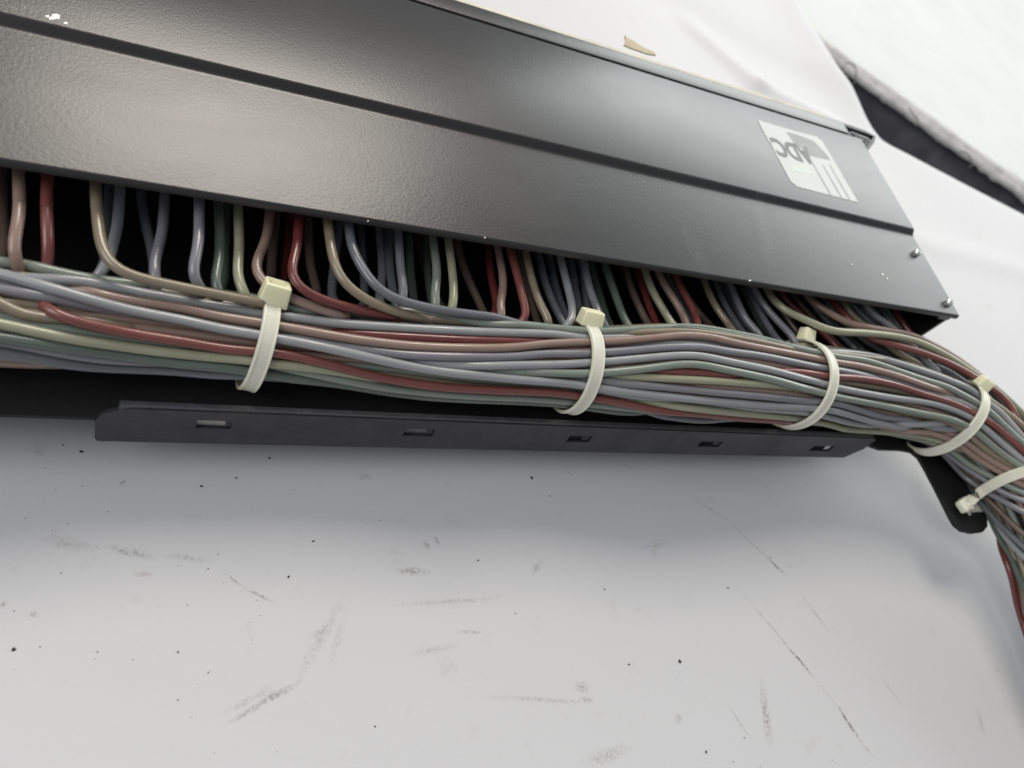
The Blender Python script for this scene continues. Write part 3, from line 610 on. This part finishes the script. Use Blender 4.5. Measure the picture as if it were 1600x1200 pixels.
# --- wires coming out of the open front; points (x, y) at a depth, then they dive into the bundle
def stub(c, pts, D, D2=None, to=None, r=1.0, dive=True):
    D2 = D2 or max(D, 1.10); n = len(pts); P = []
    for i, (x, y) in enumerate(pts):
        t = i/max(1, n-1); P.append(at(x, y, D+(D2-D)*t**2))
    d = P[0]-P[1]; e = Vector((d.x*.25, .10*S, .0))
    P = [P[0]+Vector((e.x*2.5, .42*S, -.01*S)), P[0]+Vector((e.x, .16*S, 0))]+P
    if to: P += [surf(*q) for q in to]
    if dive:
        e, i, t = sdf(P[-1]); P.append(P[-1].lerp(inside(i, .72, -1.0), .75)); P.append(inside(i+2, .6, -1.0)); P.append(inside(i+7, .5, -1.2))
    return wire(P, c, r)
ST = [
 ('B', [(3, 246), (5, 330), (3, 420)], 1.16), ('P', [(29, 250), (31, 325), (23, 370), (15, 395), (24, 412), (36, 424)], 1.06),
 ('T', [(149, 271), (152, 332), (157, 380), (172, 416), (205, 431), (256, 443), (320, 456), (380, 468), (428, 478)], 1.06),
 ('W', [(188, 278), (184, 350), (174, 391), (164, 425)], 1.11), ('S', [(172, 281), (168, 356), (162, 420)], 1.17),
 ('S', [(220, 285), (224, 332), (236, 385), (243, 430)], 1.14), ('V', [(258, 291), (253, 367), (240, 408), (239, 428), (250, 442)], 1.10),
 ('V', [(311, 301), (310, 385), (298, 425), (303, 446), (324, 458)], 1.06), ('H', [(341, 307), (344, 370), (341, 421), (331, 445), (338, 458), (352, 465)], 1.09), ('H', [(355, 308), (352, 380), (350, 450)], 1.19),
 ('Y', [(371, 310), (374, 385), (370, 432), (378, 456), (394, 470)], 1.09),
 ('P', [(422, 319), (415, 379), (398, 410), (402, 435), (428, 453), (466, 471), (505, 485), (550, 491)], 1.09), ('B', [(432, 325), (426, 385), (424, 445)], 1.16),
 ('D', [(467, 328), (463, 394), (452, 424), (463, 447), (496, 466), (535, 478), (578, 487), (625, 493)], 1.06), ('B', [(481, 334), (484, 409), (497, 458)], 1.17), ('D', [(452, 330), (446, 400), (440, 450)], 1.18),
 ('T', [(511, 334), (517, 385), (526, 425), (546, 451), (583, 474), (628, 489), (680, 496)], 1.05), ('S', [(531, 340), (524, 400), (518, 460)], 1.16),
 ('S', [(544, 342), (550, 388), (567, 421), (596, 457), (650, 477), (730, 492), (790, 503), (850, 514)], 1.05), ('S', [(563, 345), (567, 400), (570, 470)], 1.19),
 ('V', [(592, 348), (598, 425), (594, 460)], 1.14), ('S', [(607, 351), (609, 419), (617, 472)], 1.13), ('V', [(621, 354), (626, 419), (632, 470)], 1.09),
 ('H', [(638, 357), (642, 433), (648, 478)], 1.15), ('G', [(675, 365), (682, 415), (683, 442), (676, 464), (685, 483)], 1.09), ('H', [(664, 365), (667, 413), (674, 470)], 1.17), ('B', [(652, 365), (662, 413), (690, 480)], 1.2),
 ('Y', [(699, 368), (707, 425), (709, 456), (707, 486)], 1.09), ('B', [(713, 374), (727, 425), (757, 490)], 1.15), ('D', [(762, 382), (767, 433), (777, 480)], 1.14),
 ('P', [(777, 382), (786, 433), (786, 460), (778, 480), (790, 499)], 1.10), ('R', [(796, 385), (809, 433), (819, 476), (824, 505)], 1.08), ('B', [(808, 388), (825, 450), (842, 510)], 1.18),
 ('T', [(820, 392), (831, 437), (845, 480), (862, 512)], 1.09), ('S', [(841, 395), (851, 440), (867, 480), (882, 513)], 1.13), ('S', [(857, 397), (867, 445), (880, 485), (893, 513)], 1.16),
 ('W', [(875, 400), (885, 440), (894, 478), (892, 510)], 1.10), ('S', [(891, 403), (899, 448), (909, 495)], 1.16), ('V', [(912, 408), (920, 448), (933, 483), (946, 518)], 1.10), ('H', [(922, 408), (937, 460), (958, 518)], 1.18),
 ('V', [(905, 405), (913, 450), (922, 500)], 1.17), ('H', [(944, 411), (957, 448), (971, 488), (981, 516)], 1.11), ('B', [(976, 416), (987, 453), (1003, 488), (1016, 512)], 1.14),
 ('D', [(996, 421), (1008, 461), (1026, 508)], 1.14), ('Y', [(1007, 421), (1021, 459), (1037, 485), (1048, 508)], 1.10), ('P', [(1027, 424), (1045, 456), (1061, 480), (1073, 506)], 1.10),
 ('R', [(1053, 427), (1069, 459), (1083, 483), (1091, 506)], 1.10), ('B', [(1058, 432), (1076, 467), (1105, 504)], 1.17), ('S', [(1040, 428), (1062, 470), (1085, 510)], 1.19),
 ('T', [(1099, 436), (1113, 470), (1128, 494), (1142, 512)], 1.11), ('S', [(1118, 443), (1132, 475), (1152, 508)], 1.14), ('V', [(1140, 443), (1154, 475), (1166, 502), (1186, 520)], 1.11), ('S', [(1128, 441), (1148, 480), (1172, 516)], 1.18),
 ('S', [(1169, 448), (1186, 485), (1207, 522)], 1.13), ('V', [(1178, 451), (1200, 485), (1224, 511), (1243, 532)], 1.10), ('H', [(1160, 446), (1180, 490), (1200, 522)], 1.2),
 ('D', [(1219, 456), (1239, 480), (1275, 510), (1310, 545)], 1.13), ('B', [(1240, 462), (1262, 488), (1300, 530)], 1.17), ('S', [(1262, 464), (1290, 500), (1340, 548)], 1.17), ('B', [(1205, 456), (1225, 490), (1255, 530)], 1.18),
 ('S', [(1290, 470), (1330, 515), (1373, 545), (1420, 562), (1467, 583)], 1.13), ('W', [(1355, 482), (1378, 500), (1404, 521), (1440, 560), (1470, 585)], 1.08),
 ('S', [(1327, 473), (1357, 505), (1400, 545), (1450, 577)], 1.11), ('T', [(1322, 480), (1341, 502), (1360, 516), (1400, 550), (1445, 575)], 1.08), ('H', [(1378, 484), (1395, 505), (1415, 527), (1460, 570)], 1.12),
 ('D', [(1399, 487), (1413, 508), (1432, 532), (1480, 575)], 1.10), ('V', [(1340, 476), (1368, 505), (1410, 545), (1450, 570)], 1.15), ('S', [(1300, 472), (1330, 500), (1380, 550), (1420, 572)], 1.17), ('H', [(1270, 466), (1310, 512), (1355, 552)], 1.19),
]
for c, pts, D in ST: stub(c, pts, D)
stub('R', [(75, 257), (73, 332), (75, 384), (77, 418)], 1.06, to=[(66, 446, -1.6), (60, 466, -.6), (79, 489, .2), (120, 503, .3), (171, 514, .4), (222, 524, .4), (300, 536, .4), (333, 543, .4), (392, 549, .4), (433, 551, .4), (483, 562, .4), (546, 578, .4), (608, 593, .4), (692, 605, .4), (775, 610, .4), (853, 613, .4), (893, 617, .4), (933, 623, .4), (987, 632, .4), (1040, 640, .4), (1108, 648, .4), (1157, 653, .4), (1205, 656, .4), (1241, 657, .2), (1290, 662, -.8), (1330, 668, -2)])
# three that sweep round outside the main bundle
def sweep(c, pts):          # (x, y, D)
    P = [at(*p) for p in pts]; d = P[0]-P[1]
    P = [P[0]+Vector((d.x*.6, .42*S, 0)), P[0]+Vector((d.x*.25, .16*S, 0))]+P; d = (P[-1]-P[-2]).normalized(); P += [P[-1]+d*.08*S, P[-1]+d*.2*S+Vector((0, -.15*S, -.03*S))]
    wire(P, c, 1.08)
sweep('Y', [(1198, 451, 1.09), (1210, 470, 1.075), (1229, 487, 1.065), (1253, 497, 1.06), (1282, 511, 1.05), (1306, 518, 1.045), (1350, 520, 1.045), (1397, 525, 1.05), (1432, 533, 1.05), (1455, 543, 1.05), (1478, 555, 1.055), (1502, 570, 1.06), (1518, 582, 1.065), (1545, 601, 1.07), (1562, 613, 1.08), (1583, 632, 1.09), (1603, 653, 1.10)])
sweep('P', [(1261, 463, 1.09), (1282, 480, 1.075), (1320, 503, 1.065), (1345, 511, 1.06), (1375, 515, 1.06), (1420, 523, 1.065), (1460, 540, 1.07), (1500, 564, 1.08), (1540, 596, 1.09), (1570, 625, 1.10), (1603, 665, 1.12)])
sweep('R', [(1299, 468, 1.09), (1320, 491, 1.075), (1338, 510, 1.07), (1356, 526, 1.07), (1397, 539, 1.065), (1443, 552, 1.06), (1490, 571, 1.06), (1532, 594, 1.065), (1558, 612, 1.07), (1580, 635, 1.075), (1594, 662, 1.08), (1602, 695, 1.09)])
sweep('S', [(1310, 478, 1.12), (1345, 512, 1.11), (1400, 545, 1.10), (1450, 562, 1.10), (1500, 582, 1.10), (1545, 610, 1.11), (1575, 640, 1.12), (1602, 668, 1.13)])
sweep('H', [(1330, 482, 1.12), (1365, 512, 1.10), (1420, 540, 1.09), (1470, 560, 1.09), (1515, 586, 1.09), (1550, 612, 1.10), (1603, 680, 1.12)])
for c, pts, D in [('S', [(1330, 476), (1375, 520), (1430, 555), (1490, 592)], 1.13), ('V', [(1345, 480), (1395, 530), (1450, 565), (1510, 600)], 1.12), ('B', [(1310, 475), (1370, 530), (1440, 570), (1500, 600)], 1.16),
                  ('S', [(1365, 485), (1405, 530), (1455, 565), (1525, 612)], 1.10), ('H', [(1290, 470), (1345, 525), (1410, 560), (1470, 590)], 1.18), ('V', [(1385, 488), (1420, 530), (1475, 572), (1540, 625)], 1.12), ('S', [(1330, 478), (1400, 550), (1460, 585), (1500, 605)], 1.19)]: stub(c, pts, D)
relax_and_build()
# ------------------------------------------------------------------ nylon cable ties
def tie(label, head_px, bot_px, head_rot=0, tail=True, hs=(1, 1, 1), node=None, lift=.6, group='cable ties round the wire bundle'):
    # ring in the plane through the head point, the lowest seen point and the centre line
    A_ = surf(*head_px, 1.0); B_ = surf(*bot_px, 1.0); e, i, t = sdf((A_+B_)/2); C_ = CP[i].lerp(CP[i+1], t)
    n = (A_-C_).cross(B_-C_).normalized(); Tn = (CP[i+1]-CP[i]).normalized()
    if n.dot(Tn) < 0: n = -n
    u = (A_-C_).normalized(); v_ = n.cross(u)
    root = thing('cable_tie', label, 'cable tie', C_-Vector((0, 0, CRr[i])), group)
    def rad(a):           # where the ring meets the bundle surface
        d = u*math.cos(a)+v_*math.sin(a); r_ = CRr[i]
        for _ in range(12):
            e_ = sdf(C_+d*r_)[0]-(lift*WR); r_ -= e_*.9
        return r_
    N = 72; rr = [rad(2*math.pi*k/N) for k in range(N)]
    rr = [(rr[k-1]+rr[k]*2+rr[(k+1) % N])/4 for k in range(N)]
    V_, F_, UV = [], [], []; w2 = .0145*S; thk = .0075*S; prof = [(-w2, .15*thk), (-w2*.93, thk), (-w2*.70, thk*1.02), (-w2*.66, thk*.82), (w2*.66, thk*.82), (w2*.70, thk*1.02), (w2*.93, thk), (w2, .15*thk), (w2*.9, 0), (-w2*.9, 0)]; m_ = len(prof)
    for k in range(N):
        a = 2*math.pi*k/N; d = u*math.cos(a)+v_*math.sin(a)
        for (pw, pr) in prof: V_.append(C_+d*(rr[k]+pr)+n*pw); UV.append((pw/S, k/N*2))
    for k in range(N):
        for j in range(m_): a = k*m_+j; b = k*m_+(j+1) % m_; c = ((k+1) % N)*m_+(j+1) % m_; d_ = ((k+1) % N)*m_+j; F_.append((a, b, c, d_))
    st = mk('strap', V_, F_, NYLON, smooth=True); st.data.set_sharp_from_angle(angle=math.radians(40)); adopt(st, root)
    # ratchet serrations: small ribs across the strap, a real relief
    bm = bmesh.new()
    for k in range(110):
        a = 2*math.pi*(k+.5)/110; f = a/(2*math.pi)*N; k0 = int(f) % N; r0 = rr[k0]+(rr[(k0+1) % N]-rr[k0])*(f-int(f))+thk*.80
        d = u*math.cos(a)+v_*math.sin(a); tg = n.cross(d)*.0012*S
        q = [C_+d*r0-tg+n*(-w2*.6), C_+d*r0-tg+n*(w2*.6), C_+d*(r0+.00035*S)+n*(w2*.6), C_+d*(r0+.00035*S)+n*(-w2*.6), C_+d*r0+tg+n*(-w2*.6), C_+d*r0+tg+n*(w2*.6)]
        vs = [bm.verts.new(x) for x in q]; bm.faces.new((vs[0], vs[1], vs[2], vs[3])); bm.faces.new((vs[3], vs[2], vs[5], vs[4]))
    rb = adopt(mkbm('serration', bm, NYLON), root); rb['kind'] = 'stuff'
    # head
    bm = bmesh.new(); bmesh.ops.create_cube(bm, size=1)
    hw, hl, hh = .046*hs[0]*S, .034*hs[1]*S, .034*hs[2]*S
    for vv in bm.verts:
        tp = .86 if vv.co.z > 0 else 1
        vv.co = Vector((vv.co.x*hw*tp, vv.co.y*hl*tp, vv.co.z*hh))
    top_f = max(bm.faces, key=lambda f: f.calc_center_median().z)
    bmesh.ops.bevel(bm, geom=bm.edges[:], offset=.004*S, segments=3, affect='EDGES', profile=.6)
    bm.faces.ensure_lookup_table(); bm.normal_update(); top_f = max(bm.faces, key=lambda f: (round(f.normal.z, 2), f.calc_area()))
    ins = bmesh.ops.inset_region(bm, faces=[top_f], thickness=.007*S)
    for vv in top_f.verts: vv.co.z -= .008*S
    d = (u*math.cos(head_rot)+v_*math.sin(head_rot)); tg = n.cross(d)
    Mx = Matrix((n, tg, d)).transposed().to_4x4(); Mx.translation = C_+d*(rr[0]+hh*.42+.004*S)
    bm.transform(Mx); hd = adopt(mkbm('head', bm, NYLONH, ang=45), root)
    if tail:
        bm = bmesh.new(); bmesh.ops.create_cube(bm, size=1)
        for vv in bm.verts: vv.co = Vector((vv.co.x*.026*S, vv.co.y*.022*S, vv.co.z*.008*S))
        bmesh.ops.bevel(bm, geom=bm.edges[:], offset=.002*S, segments=2, affect='EDGES')
        Mx = Matrix((n, tg, d)).transposed().to_4x4(); Mx.translation = C_+d*(rr[0]+hh*.22)-tg*.026*S*0+tg*(.024*S)*(-1 if tail is True else 1)
        bm.transform(Mx); adopt(mkbm('tail', bm, NYLONH), root)
    return root
tie('yellowed nylon cable tie, largest in view, at the left near the bar\'s rounded end', (423, 478), (388, 600), hs=(1.1, 1.05, 1.2))
tie('yellowed nylon cable tie with blocky head, second from the left on the bundle', (918, 513), (898, 636), hs=(1.15, 1, 1))
tie('yellowed nylon cable tie with pointed head, third from the left on the bundle', (1258, 528), (1238, 662), hs=(.9, .9, 1))
tie('yellowed nylon cable tie at the bend, its head seen against the white table', (1541, 592), (1480, 695), hs=(.9, 1, 1))
# the last tie fixes the bundle to the arm of the tray
def arm_tie():
    root = thing('cable_tie', 'greyish nylon cable tie strapping the bundle to the end of the black tray arm', 'cable tie', at(1505, 792, TR), 'cable ties round the wire bundle')
    path = [at(1512, 798, 1.258), at(1508, 790, 1.235), surf(1530, 770, 2.2), surf(1550, 757, 1.6), surf(1575, 745, 1.5), surf(1605, 735, 1.5), surf(1640, 728, 1.5)]
    e, i, t = sdf(path[-1]); C_ = CP[i].lerp(CP[i+1], t)
    Rr = CRr[i]+WR*.6
    ex = (path[-1]-C_).normalized(); ax = (CP[i+1]-CP[i]).normalized(); ex = (ex-ax*ex.dot(ax)).normalized(); ey = ax.cross(ex)
    sg = 1 if (path[-1]-path[-2]).dot(ey) > 0 else -1
    for k in range(1, 9): a = sg*math.pi*2*k/14; path.append(C_+(ex*math.cos(a)+ey*math.sin(a))*Rr)
    path += [at(1560, 800, 1.285), at(1530, 798, 1.275)]
    Q = smooth_path(path, .01*S, 3); V_, F_ = [], []; n = len(Q)
    for k in range(n):
        Tn = (Q[min(k+1, n-1)]-Q[max(k-1, 0)]).normalized(); e, i, t = sdf(Q[k]); c = CP[i].lerp(CP[i+1], t); out_ = (Q[k]-c); out_ = (out_-Tn*out_.dot(Tn)).normalized(); sd = Tn.cross(out_)
        for pw, pr in ((-.0145, .001), (-.0135, .0075), (.0135, .0075), (.0145, .001), (.013, 0), (-.013, 0)): V_.append(Q[k]+sd*pw*S+out_*pr*S)
    for k in range(n-1):
        for j in range(6): a = k*6+j; b = k*6+(j+1) % 6; F_.append((a, b, b+6, a+6))
    st = mk('strap', V_, F_, NYLON, smooth=True); st.data.set_sharp_from_angle(angle=math.radians(40)); adopt(st, root)
    bm = bmesh.new(); bmesh.ops.create_cube(bm, size=1)
    for vv in bm.verts: vv.co = Vector((vv.co.x*.040*S, vv.co.y*.042*S*(.8 if vv.co.x < 0 else 1), vv.co.z*.028*S*(.8 if vv.co.x < 0 else 1)))
    bmesh.ops.bevel(bm, geom=bm.edges[:], offset=.006*S, segments=3, affect='EDGES', profile=.5)
    c = at(1506, 790, 1.243); dirx = (at(1535, 772, 1.243)-c).normalized(); dz = Vector((0, 0, 1)); dy = dz.cross(dirx)
    Mx = Matrix((dirx, dy, dz)).transposed().to_4x4(); Mx.translation = c; bm.transform(Mx); adopt(mkbm('head', bm, NYLON, ang=45), root)
    bm = slab([(1518, 782), (1528, 782), (1542, 790), (1546, 799), (1530, 799), (1518, 800)], 1.262, .006, 'tail', NYLON); adopt(bm, root)
arm_tie()
# ------------------------------------------------------------------ grit on the table
rg = random.Random(5); bm = bmesh.new()
def crumb(p, r_):
    vs = []
    for k in range(5): a = 2*math.pi*k/5+rg.random(); vs.append(bm.verts.new((p.x+r_*(.5+rg.random()*.7)*math.cos(a), p.y+r_*(.5+rg.random()*.7)*math.sin(a), p.z)))
    tp = bm.verts.new((p.x, p.y, p.z+r_*.8))
    for k in range(5): bm.faces.new((vs[k], vs[(k+1) % 5], tp))
for x, y, r_ in ((833, 745, 3.2), (905, 1033-0, 0), (1066, 1033, 3.4), (127, 703, 2.2), (986, 1037, 2), (947, 919, 1.6), (749, 874, 2), (491, 843, 1.6), (98, 692, 1.2), (315, 757, 1.6), (422, 713, 1.6), (1141, 947-30, 1.4), (1107, 1174, 1.8), (20, 1013, 2.2), (1167, 1152, 1.3), (279, 1017, 1.2), (588, 1134, 1.6), (370, 744, 1.4), (808, 957, 1.6), (862, 773, 1.5), (1208, 870, 1.2), (452, 899, 1.5), (760, 1058, 1.4)):
    if r_: crumb(T(x, y)+Vector((0, 0, -.0012)), r_*.00026)
for _ in range(150):
    x = rg.uniform(-20, 1560); y = rg.uniform(720, 1230)
    if x > 1300 and rg.random() < .7: continue
    crumb(T(x, y)+Vector((0, 0, -.0013)), rg.uniform(.00006, .00014)*(1+rg.random()))
g = mkbm('grit', bm, GRIT); g['kind'] = 'stuff'; g['label'] = 'tiny black crumbs of grit scattered over the white table in front of the panel'; g['category'] = 'grit'
